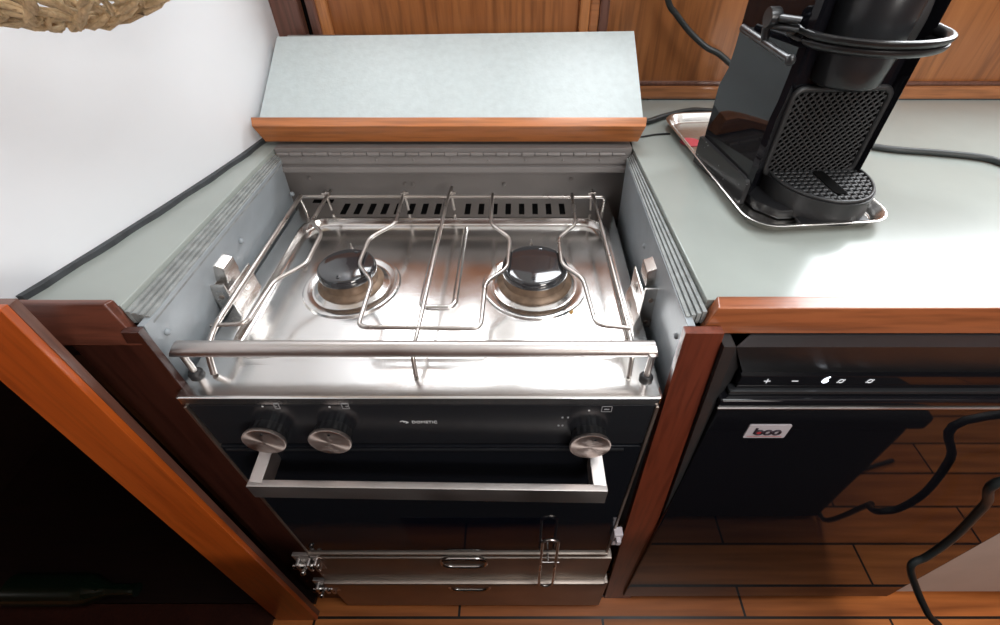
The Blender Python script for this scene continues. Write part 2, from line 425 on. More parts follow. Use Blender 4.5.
# stiles and sill
b = B(); prism(b, [(-.445, 0), (-.372, 0), (XL-.001, .846), (-.386, .846), (-.388, .8275), (-.445, .8275)], .313, .3215, .0008, axes='xzy'); obj('stile', b, 'dark', t, label='dark shaded left stile')  # left stile's shade is put into its very dark wood colour
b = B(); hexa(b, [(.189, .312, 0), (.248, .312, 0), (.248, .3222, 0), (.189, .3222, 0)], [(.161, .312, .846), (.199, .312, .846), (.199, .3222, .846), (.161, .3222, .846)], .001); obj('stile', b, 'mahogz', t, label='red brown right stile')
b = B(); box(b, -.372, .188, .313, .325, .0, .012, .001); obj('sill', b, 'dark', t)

# spring latches on the recess sides
def latch(parent, Xp, s):
    # s=+1: on the left side facing +X, s=-1 on the right side facing -X
    b = B()
    c = Vector((Xp, .466 if s > 0 else .460, .774))
    def bx(dx0, dx1, dy0, dy1, dz0, dz1, bev=.0015):
        xs = sorted((Xp+s*dx0, Xp+s*dx1)); box(b, xs[0], xs[1], c.y+dy0, c.y+dy1, c.z+dz0, c.z+dz1, bev)
    bx(.002, .022, -.034, -.030, -.035, .030)     # front face of channel
    bx(.002, .004, -.034, .028, -.035, .030)      # back plate
    bx(.019, .022, -.030, .028, -.035, .018)
    o = obj('spring_latch', b, 'chrome', parent)
    b = B()
    hexa(b, [(Xp+s*.004, c.y-.020, c.z+.026), (Xp+s*.018, c.y-.020, c.z+.022), (Xp+s*.018, c.y+.012, c.z+.022), (Xp+s*.004, c.y+.012, c.z+.026)],
         [(Xp+s*.006, c.y-.016, c.z+.048), (Xp+s*.019, c.y-.016, c.z+.042), (Xp+s*.019, c.y+.010, c.z+.042), (Xp+s*.006, c.y+.010, c.z+.048)], .0015)
    obj('latch_bolt', b, 'chrome', o)
    b = B(); lathe(b, [(.008, 0), (.008, .0012), (.006, .0016), (.0055, .0006), (.003, .0008), (.003, .0018), (.001, .002)], (0, 0, 0), 20, 'x')
    b.transform(Matrix.Translation((Xp+s*.022, c.y+.004, c.z+.002)) @ Matrix.Diagonal((s, 1, 1, 1))); obj('pivot_pin', b, 'chrome', o)
    for dz in (-.025, .012):
        b = B(); lathe(b, [(.003, 0), (.003, -.0008), (.001, -.001)], (Xp+s*.012, c.y-.034, c.z+dz), 12, 'y'); obj('rivet', b, 'dsteel', o)
latch(t, -.381, 1); latch(t, .1745, -1)

# drawers below the oven
def panel_drawer(z0, z1, lip, x0, x1, label):
    d = None
    b = B(); box(b, x0, x1, .294, .312, z0, z1, .002)
    d = obj('drawer_front', b, 'dsteel', t, label=label)
    if lip:
        b = B(); box(b, x0, x1, .284, .296, z0-.002, z0+.020, .004); obj('bottom_lip', b, 'dsteel', d)
    return d
d1 = panel_drawer(.172, .298, True, -.372, .163, 'upper steel drawer front with a bright bottom lip')
d2 = panel_drawer(.016, .166, False, -.372, .173, 'lower steel drawer front')
for d, (x0, y0, x1, y1) in ((d1, (440, 558, 487, 567)), (d2, (448, 583, 490, 590))):
    a = at(x0, y0, Y=.291); c = at(x1, y1, Y=.291)
    x0, x1 = a.x, c.x; zm = (a.z+c.z)/2; h = (a.z-c.z)/2*.9
    b = B(); tube(b, [(p[0], .291, p[1]) for p in rrect(x0, x1, zm-h, zm+h, h*.95)], .0032, 8, closed=True)
    pl = obj('pull', b, 'chrome', d)
    b = B(); prism(b, rrect(x0, x1, zm-h, zm+h, h*.95), .2915, .2945, axes='xzy'); obj('pull_recess', b, 'dsteel', pl)
# barrel bolts
def bolt(x0, x1, y0, y1):
    a = at(x0, y0, Y=.293); c = at(x1, y1, Y=.293)
    X0, X1, Zm, hh = a.x, c.x, (a.z+c.z)/2, (a.z-c.z)/2
    L = X1-X0
    b = B(); box(b, X0, X0+L*.66, .293, .300, Zm-hh, Zm+hh, .001); box(b, X0+L*.72, X1, .293, .300, Zm-hh, Zm+hh*.9, .001)
    o = obj('barrel_bolt', b, 'rail', t)
    b = B(); tube(b, [(X0-.004, .288, Zm), (X1-.002, .288, Zm)], .0055, 12); obj('bolt_rod', b, 'chrome', o)
    for q in (.08, .50, .78):
        b = B(); box(b, X0+L*q, X0+L*q+.007, .2825, .296, Zm-hh*.5, Zm+hh*.5, .003); obj('bolt_keeper', b, 'rail', o)
    b = B(); tube(b, [(X0+L*.42, .286, Zm), (X0+L*.42, .277, Zm+.004)], .003, 10); ball(b, (X0+L*.42, .275, Zm+.005), .005, 10); obj('bolt_knob', b, 'chrome', o)
bolt(291, 327, 556, 569); bolt(312, 341, 581, 591)
# small catch on the right stile
p = at(616, 536, Y=.293); b = B(); box(b, p.x-.006, p.x+.008, .286, .300, p.z-.02, p.z+.02, .002); box(b, p.x-.003, p.x+.004, .278, .288, p.z+.002, p.z+.014, .001)
obj('door_catch', b, 'badge', t)

# ------------------------------------------------------------------ rear strip and lid
LX0, LX1 = -.388, .180
b = B(); box(b, LX0+.0115, LX1-.006, .690, YB-.02, .832, .862, .002); obj('rear_strip', b, 'greyback', t)
b = B(); box(b, LX0+.004, LX1-.004, .684, .7215, .825, .834, .001); obj('rear_ledge', b, 'greyback', t)
ang = math.radians(28)
u = Vector((0, math.cos(ang), math.sin(ang))); nrm = Vector((0, -math.sin(ang), math.cos(ang)))
P0 = Vector((0, .702, .9005))          # bottom edge, front face
q = lambda x, s, n: tuple(Vector((x, 0, 0))+P0+u*s+nrm*n)
def slab(x0, x1, s0, sl, sr, n0, n1, bev=.001):
    b = B()
    hexa(b, [q(x0, s0, n0), q(x1, s0, n0), q(x1, sr, n0), q(x0, sl, n0)], [q(x0, s0, n1), q(x1, s0, n1), q(x1, sr, n1), q(x0, sl, n1)], bev)
    return b
lid = obj('lid', slab(-.389, .186, 0, .164, .176, -.018, 0), 'lid', t, label='pale grey lid folded open and leaning back')
obj('rear_leaf', slab(-.385, .180, .002, .19, .19, -.040, -.019), 'greyback', lid)
b = B()
hexa(b, [q(-.390, -.017, -.028), q(.183, -.017, -.028), q(.190, .0, -.030), q(-.398, .0, -.030)],
     [q(-.393, -.017, .006), q(.187, -.017, .006), q(.190, .0, .006), q(-.398, .0, .006)], .0015)
obj('edge_trim', b, 'teak', lid, label='orange brown wooden edge of the lid')
b = B(); box(b, LX0+.012, LX1-.012, .6875, .690, .838, .851, .0008)
for k in range(27):
    x = LX0+.016+k*(LX1-LX0-.032)/27
    tube(b, [(x, .687, .854), (x+.0185, .687, .854)], .0032 if k % 2 else .0026, 8)
for k in range(9): ball(b, (LX0+.05+k*.058, .6872, .8445), .0022, 8)
obj('piano_hinge', b, 'greyback', lid)

# =================================================================== STOVE
HZ = .76
st = thing('gimbal_stove', 'two burner stainless steel stove with black oven and three knobs', 'stove', (-.107, .5, .31))
HX0, HX1, HY0, HY1 = -.371, .155, .299, .7195
b = B()
def L(poly, z): return [(x, y, z) for x, y in poly]
n = 6
out = rrect(HX0, HX1, HY0, HY1, .004, n); ins = rrect(HX0+.003, HX1-.003, HY0+.003, HY1-.003, .004, n)
d0 = rrect(-.356, .146, .346, .664, .045, n); d1_ = rrect(-.350, .140, .352, .658, .040, n); d2_ = rrect(-.345, .135, .357, .653, .036, n); d3 = rrect(-.3425, .1325, .3595, .6505, .034, n)
loft(b, [L(out, HZ-.012), L(out, HZ-.0015), L(ins, HZ), L(d0, HZ), L(d1_, HZ+.0022), L(d2_, HZ+.001), L(d3, HZ-.007), L(rrect(-.339, .129, .363, .647, .031, n), HZ-.010)], cap0=False)
obj('hob_top', b, 'steel', st)
b = B()
lo = lambda x0, x1: None
Xa, Xb, Ya, Yb = -.130, -.086, .452, .64
# embossed ridge, open to the rear
tube(b, [(Xa, Yb, HZ-.0105), (Xa, Ya, HZ-.010), (Xb, Ya, HZ-.010), (Xb, Yb, HZ-.0105)], .0042, 10, fil=.012, rz=.0042)
obj('embossed_ridge', b, 'steel', st)
b = B(); prism(b, rrect(Xa, Xb, Ya, Yb, .006), HZ-.0105, HZ-.0085); obj('embossed_plate', b, 'steel', st)
def vent(x0, x1, y0=200.5, y1=213):
    b = B()
    a = at(x0, y1, Z=HZ).x; w = .0092
    box(b, a, a+w, .668, .700, HZ-.002, HZ+.0006); obj('vent_slot', b, 'void', st)  # flat dark patch painted for the shade in an open slot
for k in range(8): vent(340.5+13.4*k, 0)
for k in range(8): vent(464.5+13.6*k, 0)
b = B(); box(b, -.352, -.318, .704, .714, HZ-.002, HZ+.0006); obj('vent_slot', b, 'void', st)
# burners
def burner(cx, cy, R, rc, k):
    z = HZ-.010
    b = B(); lathe(b, [(R, 0), (R-.002, .003), (R-.008, .0035), (R-.013, .001), (R-.018, .001), (R-.023, .005), (R-.030, .006), (rc*.9, .004), (.01, .003)], (cx, cy, z), 56)
    dish = obj('burner_dish', b, 'steel', st)
    b = B(); lathe(b, [(rc*1.13, .003), (rc*1.16, .008), (rc*1.10, .011), (rc*.98, .013), (rc*.93, .020), (rc*.90, .026), (.01, .026)], (cx, cy, z), 48); obj('flame_ring', b, 'brass', dish)
    bcap = B(); lathe(bcap, [(rc*.93, .0245), (rc*1.0, .026), (rc*1.01, .031), (rc*.97, .0355), (rc*.9, .0375), (rc*.5, .0385), (.001, .0388)], (cx, cy, z), 48)
    for a in (75, 265):
        lathe(bcap, [(.0026, .0375), (.0026, .039), (.0012, .0394), (.0010, .0385)], (cx+rc*.74*math.cos(math.radians(a)), cy+rc*.74*math.sin(math.radians(a)), z), 12)
    obj('burner_cap', bcap, 'enamel', dish)
    b = B(); tube(b, [(cx-.004, cy+rc*1.12, z), (cx-.004, cy+rc*1.12, z+.034)], .002, 8); tube(b, [(cx-.004, cy+rc*1.12, z+.034), (cx-.004, cy+rc*1.12, z+.041)], .001, 8); obj('spark_pin', b, 'wire', dish)
burner(-.2325, .497, .067, .0385, 0)
burner(.0215, .500, .073, .0445, 1)
p = at(571, 311, Z=HZ-.01); b = B(); lathe(b, [(.004, 0), (.0035, .001), (.001, .0014)], p, 12); b.transform(Matrix.Translation(p) @ Matrix.Diagonal((.8, 1.6, 1, 1)) @ Matrix.Translation(-p)); obj('spilled_crumb', b, plain('dried yellow spill', (.45, .25, .06), .5), st)
# pot rack
RZ = .790
W = lambda pts, z=RZ: [at(x, y, Z=z) for x, y in pts]
wr = .0027
def wire(pts, fil=.010, parent=None, r=wr, name='rack_wire'):
    b = B(); tube(b, pts, r, 10, fil=fil); return obj(name, b, 'wire', parent)
b = B()
back = W([(300, 222), (299, 196.5), (605, 197), (606, 214)])
zb = back[1].z
Yr = back[1].y
b = B(); tube(b, [Vector((back[1].x, Yr+.006, HZ)), back[1], back[2], Vector((back[2].x, Yr+.004, HZ))], wr, 10, fil=.008)
rack = obj('pot_rack', b, 'wire', st)
for pts in ([(330.6, 190.6), (311.3, 222), (321.9, 233), (306, 264), (274.4, 280.5), (246, 323.6), (211, 325.5)],
            [(403.5, 194), (395, 224), (369.4, 238), (358.8, 264.4), (372, 282), (357.7, 327), (480.5, 328.6), (485.6, 282), (507.4, 268), (509.9, 238), (490.9, 224), (492.6, 194)],
            [(571.9, 194), (576, 224), (558.5, 238), (562, 264.5), (583, 278.6), (596, 325), (631, 328)]):
    wire(W(pts, RZ+.003), .011, rack)
pf = at(412, 356, Z=.785)
wire([at(452, 187, Z=RZ+.006), at(447, 201, Z=RZ+.004), at(417.6, 331.5, Z=RZ+.002), at(412, 352, Z=.788), at(416, 376, Z=.762)], .010, rack)
wire([at(592, 190.6, Z=RZ+.004), at(630.5, 336, Z=RZ), at(633, 352, Z=.788), at(629, 376, Z=.762)], .010, rack)
wire([at(300.7, 195.8, Z=RZ+.006), at(218, 320.7, Z=RZ+.006), at(213, 331, Z=RZ+.002), at(207, 350, Z=.789), at(214, 374, Z=.762)], .010, rack, .0034)
for x in (405, 452, 326, 592):
    p = at(x, 197, Z=RZ); b = B(); tube(b, [p+Vector((-.001, .004, .008)), p+Vector((.001, .004, -.026))], .0022, 8); tube(b, [p+Vector((-.006, .002, .004)), p+Vector((.006, .002, .006))], .002, 8); obj('rack_hook', b, 'wire', rack)
# fiddle rail
RY, RZR = .335, .7985
b = B()
sec = []
for (x0, sgn) in ((-.3735, 1),):
    pass
prof = [(RY+.0095*math.cos(2*PI*k/16), RZR+.0085*math.sin(2*PI*k/16)) for k in range(16)]
loft(b, [[(-.3705+(y-RY)*.0+(z-RZR)*.5, y, z) for y, z in prof], [(.1475+(z-RZR)*-.3, y, z) for y, z in prof]])
rail = obj('fiddle_rail', b, 'rail', st)
for x, y, w in ((195, 372, 1), (646.5, 376, 1)):
    p = at(x, y, Z=HZ+.004)
    b = B(); tube(b, [(p.x, p.y, HZ), (p.x, p.y+.0, .7995)], .0036, 12); o = obj('rail_post', b, 'rail', rail)
    b = B(); lathe(b, [(.0075, 0), (.0078, .003), (.006, .006), (.004, .0065)], (p.x, p.y, HZ), 20); obj('post_collar', b, 'matt', o)

# oven body
b = B(); box(b, -.356, .146, .304, .705, .312, .746, .002); obj('oven_body', b, 'frost', st)
b = B(); box(b, -.362, .150, .2985, .306, .668, .747, .0015); cp = obj('control_panel', b, 'panelblack', st)
b = B(); box(b, -.364, .150, .2975, .3055, .318, .664, .002); dr = obj('oven_door', b, 'glass', st)
b = B(); box(b, -.180, .06, .2971, .2976, .345, .46); obj('door_window', b, plain('oven window glass', (.003, .004, .008), .05), dr)
b = B(); box(b, -.366, -.3625, .296, .306, .314, .746, .0008); box(b, .1495, .153, .296, .306, .314, .746, .0008); box(b, -.366, .153, .294, .306, .309, .3175, .001); obj('door_frame', b, 'dsteel', dr)
b = B(); box(b, -.358, .128, .2965, .2978, .6545, .6585); obj('door_seam', b, 'frost', dr)
# handle: two mitred square arms and the bar
HB = .252
A = [at(245, 486.5, Y=HB), at(245, 497.5, Y=HB), at(608, 491.5, Y=HB), at(608, 503.5, Y=HB)]
xl0, xr0 = -.317, .105
b = B()
hexa(b, [(xl0, HB, A[1].z), (xr0, HB, A[3].z), (xr0, HB+.009, A[3].z), (xl0, HB+.009, A[1].z)], [(xl0, HB, A[0].z), (xr0, HB, A[2].z), (xr0, HB+.009, A[2].z), (xl0, HB+.009, A[0].z)], .0012)
hd = obj('door_handle', b, 'rail', dr)
for x, z0, z1 in ((xl0+.0085, A[1].z, A[0].z), (xr0-.0085, A[3].z, A[2].z)):
    b = B(); s = .002 if x < 0 else -.002
    hexa(b, [(x-.008, HB+.004, z0+.0005), (x+.008, HB+.004, z0+.0005), (x+.008, HB+.004, z1-.0005), (x-.008, HB+.004, z1-.0005)], [(x-.008+s, .298, z0+.009), (x+.008+s, .298, z0+.009), (x+.008+s, .298, z1+.008), (x-.008+s, .298, z1+.008)], .0012)
    obj('handle_arm', b, 'rail', hd)
# knobs
for x, y in ((263.5, 443), (329.5, 443.5), (590.3, 448)):
    KY = .2805
    p = at(x, y, Y=KY)
    R = .0232; hgt = .2985-KY
    b = B()
    loops = []
    for yy, rr in ((.2985, R*.86), (.294, R*.86), (.288, R*.90), (KY+.005, R*.97)):
        ring = []
        for k in range(64):
            a = 2*PI*k/64; q = rr*(1+(.035 if k % 4 < 2 else -.02)); ring.append((p.x+q*math.cos(a), yy, p.z+q*math.sin(a)))
        loops.append(ring)
    loft(b, loops); kn = obj('knob', b, 'black', st)
    b = B(); lathe(b, [(R, .0055), (R*1.03, .004), (R*1.03, .001), (R*.97, 0), (R*.6, .0003), (.001, .0004)], (p.x, KY, p.z), 48, 'y'); obj('knob_cap', b, 'spun', kn)
    b = B(); tube(b, [(p.x+.004, KY-.0006, p.z+R*.75), (p.x+.004, KY+.001, p.z+R*.75)], .0016, 10); obj('knob_pointer', b, 'black', kn)
# printing on the panel
PY = .2983
def print_box(x0, y0, x1, y1, mat='grayprint', name='panel_symbol'):
    a = at(x0, y0, Y=PY); c = at(x1, y1, Y=PY); w = .0008
    b = B()
    box(b, a.x, c.x, PY, PY+.0006, a.z-w, a.z); box(b, a.x, c.x, PY, PY+.0006, c.z, c.z+w)
    box(b, a.x, a.x+w, PY, PY+.0006, c.z, a.z); box(b, c.x-w, c.x, PY, PY+.0006, c.z, a.z)
    return b, a, c
for (x0, y0, x1, y1, k) in ((272.5, 404, 281, 409, 0), (340.5, 404, 350, 409, 1), (602, 406.5, 611.5, 412, 2)):
    b, a, c = print_box(x0, y0, x1, y1)
    zc = (a.z+c.z)/2; w = c.x-a.x
    if k < 2: lathe(b, [(.0014, 0), (.001, -.0003)], (a.x+w*(.3 if k == 0 else .7), PY, zc), 10, 'y')
    else: box(b, a.x+w*.25, c.x-w*.25, PY, PY+.0005, zc-.0014, zc+.0006)
    obj('panel_symbol', b, 'grayprint', cp)
for x, y in ((262.5, 406.5), (329.5, 407), (589, 410.5)):
    b = B(); lathe(b, [(.0013, 0), (.001, -.0004)], at(x, y, Y=PY), 12, 'y'); obj('panel_dot', b, 'white', cp)
for x, y in ((562.5, 417.5), (568, 417.5), (558.5, 425.5), (562.5, 425.5)):
    p = at(x, y, Y=PY); b = B(); box(b, p.x-.001, p.x+.001, PY-.0003, PY+.0003, p.z-.0012, p.z+.0012); obj('panel_mark', b, 'grayprint', cp)
p = at(424.5, 422.2, Y=PY)
b = text_bm('DOMETIC', .0066, width=1.0); stand_up(b, (p.x, PY, p.z)); obj('maker_lettering', b, 'white', cp)
p = at(405, 422, Y=PY)
b = B()
p.x -= .0005
tube(b, [(p.x-.005, PY, p.z+.0006), (p.x-.002, PY, p.z+.002), (p.x+.0005, PY, p.z+.0006)], .0006, 6); tube(b, [(p.x-.001, PY, p.z-.0006), (p.x+.001, PY, p.z+.0012), (p.x+.004, PY, p.z-.001), (p.x+.001, PY, p.z-.0022)], .0006, 6)
obj('maker_emblem', b, 'white', cp)

# wire clip hanging on the oven's lower edge
pz0 = at(548, 583, Y=.284).z; pz1 = at(548, 537, Y=.284).z; px = at(548, 560, Y=.284).x; hw = .0125
b = B()
tube(b, [(x, .2795, z) for x, z in rrect(px-hw, px+hw, pz0, pz1, hw*.98)], .0023, 10, closed=True)
zz = pz0+(pz1-pz0)*.56
tube(b, [(px-hw, .2795, zz), (px+hw+.006, .2795, zz-.001)], .0017, 8); tube(b, [(px, .2795, zz), (px, .2945, zz)], .0017, 8)
one('wire_clip', b, 'wire', 'thin steel wire loop clip hanging below the oven door at its right', 'clip')

# =================================================================== LEFT POST AND LOCKER
t = thing('locker', 'dark open locker left of the stove with an orange wooden post', 'cabinet', (-.8, .5, 0))
b = B(); hexa(b, [(-.520, .270, 0), (-.434, .270, 0), (-.434, .278, 0), (-.520, .278, 0)], [(-.479, .270, .916), (-.414, .270, .916), (-.414, .278, .916), (-.479, .278, .916)], .0015); po = obj('post', b, 'post', t, label='orange varnished wooden post')
b = B(); hexa(b, [(-.518, .278, 0), (-.434, .278, 0), (-.434, .287, 0), (-.518, .287, 0)], [(-.477, .278, .914), (-.4145, .278, .914), (-.4145, .287, .914), (-.477, .287, .914)], .001); obj('post_shaded_side', b, 'brown', po)  # brown strip, shade on the post's side face put into colour
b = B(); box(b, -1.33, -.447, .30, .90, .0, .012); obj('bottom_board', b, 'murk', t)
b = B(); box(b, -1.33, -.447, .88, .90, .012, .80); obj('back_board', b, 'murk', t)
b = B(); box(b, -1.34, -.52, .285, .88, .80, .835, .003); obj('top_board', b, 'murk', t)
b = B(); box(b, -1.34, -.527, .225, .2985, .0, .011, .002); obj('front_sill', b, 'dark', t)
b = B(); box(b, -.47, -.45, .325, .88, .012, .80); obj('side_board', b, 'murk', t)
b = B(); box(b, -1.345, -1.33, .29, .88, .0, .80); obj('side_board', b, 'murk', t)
p0 = at(138, 589, Z=.048)
bx1 = p0.x; yb = p0.y
b = B(); lathe(b, [(.02, 0), (.0360, .001), (.0375, .004), (.0375, .165), (.034, .19), (.022, .215), (.0145, .235), (.0135, .285), (.0155, .287), (.0155, .297), (.012, .298)], (0, 0, 0), 36, 'x'); b.transform(Matrix.Translation((bx1-.27, yb, .012+.033)) @ Matrix.Diagonal((.9, .87, .87, 1)))
bo = one('bottle', b, 'bottle', 'dark green glass bottle lying on its side in the dark locker', 'bottle')

# =================================================================== FRIDGE
ft = thing('fridge', 'glossy black built in fridge with lit touch controls under the worktop', 'fridge', (.52, .5, .012))
FX0, FX1 = .222, .795
FY = .31
b = B(); box(b, .25, FX1, FY+.012, .86, .03, .832, .002); obj('body', b, 'frost', ft)
# slanting header: wide bevelled frame at the top
b = B()
za, zb_ = .833, .775
hexa(b, [(.243, FY+.012, zb_), (FX1, FY+.012, zb_), (FX1, FY+.03, zb_), (.243, FY+.03, zb_)], [(.212, FY-.004, za), (FX1, FY-.004, za), (FX1, FY+.03, za), (.212, FY+.03, za)])
obj('header', b, 'frost', ft)
b = B(); hexa(b, [(.2485, FY+.002, .06), (.262, FY+.012, .06), (.262, FY+.03, .06), (.2485, FY+.03, .06)], [(.2005, FY-.004, za), (.212, FY-.004, za), (.24, FY+.02, za), (.2005, FY+.03, za)]); obj('side_frame', b, 'matt', ft)
b = B(); box(b, .240, FX1, FY+.006, FY+.02, .7540, .775, .0015); cpn = obj('control_strip', b, 'gloss', ft)
b = B(); box(b, .232, FX1, FY+.001, FY+.014, .748, .7545, .003); obj('strip_lip', b, 'frost', ft)
b = B(); box(b, .222, FX1, FY-.006, FY+.012, .7345, .7475, .004, 3); obj('door_top', b, 'gloss', ft)
b = B(); box(b, FX0, FX1, FY-.007, FY-.004, .7318, .7348, .001); obj('door_bead', b, 'rail', ft)
b = B(); box(b, FX0+.003, FX1, FY-.004, FY+.02, .034, .7318, .003); fd = obj('door', b, 'gloss', ft)
# plinth / feet
b = B(); box(b, .25, FX1-.02, FY+.03, .8, .012, .034); obj('plinth', b, 'frost', ft)
# symbols
SY = FY+.0058
def sym_at(x, y): return at(x, y, Y=SY)
p = sym_at(767, 381); b = B(); box(b, p.x-.0035, p.x+.0035, SY-.0004, SY, p.z-.0006, p.z+.0006); box(b, p.x-.0006, p.x+.0006, SY-.0004, SY, p.z-.0035, p.z+.0035); obj('plus_symbol', b, 'ledsoft', cpn)
p = sym_at(795, 381); b = B(); box(b, p.x-.0035, p.x+.0035, SY-.0004, SY, p.z-.0006, p.z+.0006); obj('minus_symbol', b, 'ledsoft', cpn)
p = sym_at(825, 380); b = text_bm('6', .0155, shear=.2); stand_up(b, (p.x, SY-.0003, p.z)); obj('temperature_digit', b, 'led', cpn)
for x in (841, 870):
    p = sym_at(x, 381); b = B(); tube(b, [(p.x+.0026*math.cos(a), SY-.0002, p.z+.0026*math.sin(a)) for a in [2*PI*k/16 for k in range(16)]], .0006, 6, closed=True)
    for a in (.6, 3.7): tube(b, [(p.x+.003*math.cos(a), SY-.0002, p.z+.003*math.sin(a)), (p.x+.0045*math.cos(a), SY-.0002, p.z+.0045*math.sin(a))], .0006, 6)
    obj('mode_symbol', b, 'ledsoft', cpn)
# badge
DY = FY-.004
a = at(750, 424.3, Y=DY); c = at(788.7, 437, Y=DY); c.x = at(792.5, 424.3, Y=DY).x+.001
b = B(); prism(b, rrect(a.x, c.x-.001, c.z, a.z, .002, 3), DY-.0012, DY, axes='xzy'); bd = obj('badge', b, 'badge', fd)
cx_, cz_ = (a.x+c.x)/2-.0005, (a.z+c.z)/2
def ring(bm, x, z, r, w=.0017): tube(bm, [(x+r*math.cos(2*PI*k/20), DY-.0013, z+r*math.sin(2*PI*k/20)) for k in range(20)], w, 6, closed=True)
b = B(); ring(b, cx_+.001, cz_-.0015, .0042); ring(b, cx_+.0115, cz_-.0015, .0042); tube(b, [(cx_-.0145, DY-.0013, cz_-.004), (cx_-.0145, DY-.0013, cz_+.008)], .0016, 6); ring(b, cx_-.0098, cz_-.0015, .0042); obj('badge_lettering', b, 'badgeblack', bd)
b = B(); lathe(b, [(.0030, 0), (.0028, -.0008)], (cx_-.0098, DY-.0012, cz_-.0015), 16, 'y'); obj('badge_dot', b, 'badgered', bd)
b = B(); box(b, a.x+.004, c.x-.005, DY-.0014, DY-.001, c.z+.003, c.z+.0036); obj('badge_rule', b, 'badgered', bd)

# cupboard panel right of the fridge
t = thing('side_cupboard', 'pale low cupboard front right of the black fridge', 'cabinet', (1.2, .4, 0))
b = B(); box(b, .800, 1.66, .315, .86, .035, .832, .003); obj('front_panel', b, 'sidep', t)
b = B(); box(b, .7955, .7995, .308, .34, .036, .832, .001); obj('edge_strip', b, 'void', t)
b = B(); box(b, .80, 1.66, .33, .80, .0, .035); obj('plinth', b, 'dark', t)

# power cable hanging in front of the fridge door
cpts = [at(1012, 478, Y=.266), at(985, 505, Y=.272), at(955, 536, Y=.272), at(928, 556, Y=.268), at(911, 566, Y=.262), at(917, 590, Y=.24), at(928, 614, Y=.215), at(942, 640, Y=.19)]
cpts = [Vector((.80, .275, .82)), Vector((.79, .268, .70))]+cpts
end = cpts[-1]
cpts += [Vector((end.x+.02, end.y-.05, .03)), Vector((end.x+.08, end.y-.15, .006)), Vector((end.x+.3, end.y-.22, .006))]
b = B(); tube(b, crv([tuple(p) for p in cpts], 6), .0055, 10)
one('power_cable', b, 'rubber', 'black power cable hanging in front of the fridge door down to the floor', 'cable')

# =================================================================== SERVING TRAY + COFFEE MACHINE
ZC = ZT
tp = [at(672, 122, Z=ZC+.012), at(728, 118, Z=ZC+.012), at(884, 212, Z=ZC+.012), at(742, 224, Z=ZC+.012)]
tcx, tcy = .342, .632
tw, tl, trot = .158, .345, math.radians(5.0)
t = thing('serving_tray', 'shallow steel tray with rolled rim under the black coffee machine', 'tray', (tcx, tcy, ZC), trot)
b = B()
hw, hl = tw/2+.009, tl/2
R = lambda d, r: rrect(-hw+d, hw-d, -hl+d, hl-d, r)
loft(b, [L(R(.0, .035), .0135), L(R(-.0015, .036), .0145), L(R(.0, .035), .0155), L(R(.004, .032), .0145), L(R(.010, .028), .004), L(R(.013, .026), .0025), ], cap0=False, cap1=True)
loft(b, [L(R(.0, .035), .0135), L(R(.004, .032), .0125), L(R(.010, .028), .001), L(R(.013, .026), .0)], cap0=False, cap1=True)
tr = obj('tray_body', b, 'chrome', t, local=True)
p = at(690.5, 142, Z=ZC+.003); pl_ = WM[t].inverted() @ p
b = B(); lathe(b, [(.016, 0), (.016, .0006), (.001, .0007)], (pl_.x, pl_.y, .0026), 28); obj('round_sticker', b, 'red', tr, local=True, label='red round sticker')

mz = ZC+.0035
t = thing('coffee_machine', 'black capsule coffee machine with loop handle and drip grid on the steel tray', 'coffee machine', (.357, .598, mz), math.radians(3.5))
def mobj(n, b, m, p=None, **k): return obj(n, b, m, p or t, local=True, **k)
# base
b = B(); prism(b, [(-.086, .050), (-.070, -.085), (-.05, -.108), (.055, -.108), (.07, -.09), (.082, .050)], 0, .012, .003); base = mobj('base', b, 'black')
inv = WM[t].inverted()
k0 = Vector((-.0825, -.071, 0)); k1 = Vector((-.1005, .051, 0))
kn_ = (k1-k0).normalized(); kx = Vector((kn_.y, -kn_.x, 0))*.006
b = B()
prof_ = [(0, 0), (0, .026), (.004, .031), (.010, .033), ((k1-k0).length, .037), ((k1-k0).length, 0)]
loft(b, [[tuple(k0+kn_*d+Vector((0, 0, h))) for d, h in prof_], [tuple(k0+kn_*d+Vector((0, 0, h))+kx) for d, h in prof_]])
skirt = mobj('side_skirt', b, 'speckled')
# tower: glossy side panels
def tower(z0, z1, dx, dy):
    return [(-.098+dx, .050+dy), (-.081+dx*.4, -.064), (-.076+dx*.4, -.069), (-.053, -.0475), (.059, -.0475), (.064, -.060), (.068, -.056), (.080-dx, .050+dy)]
b = B()
lv = [(.010, 0.004, 0), (.085, 0.004, 0), (.105, .004, 0), (.125, .010, 0), (.150, .012, 0.002), (.235, .012, .002)]
loft(b, [[(x, y, z) for x, y in tower(0, 0, dx, dy)] for z, dx, dy in lv])
twr = mobj('body', b, 'gloss', smooth=25)
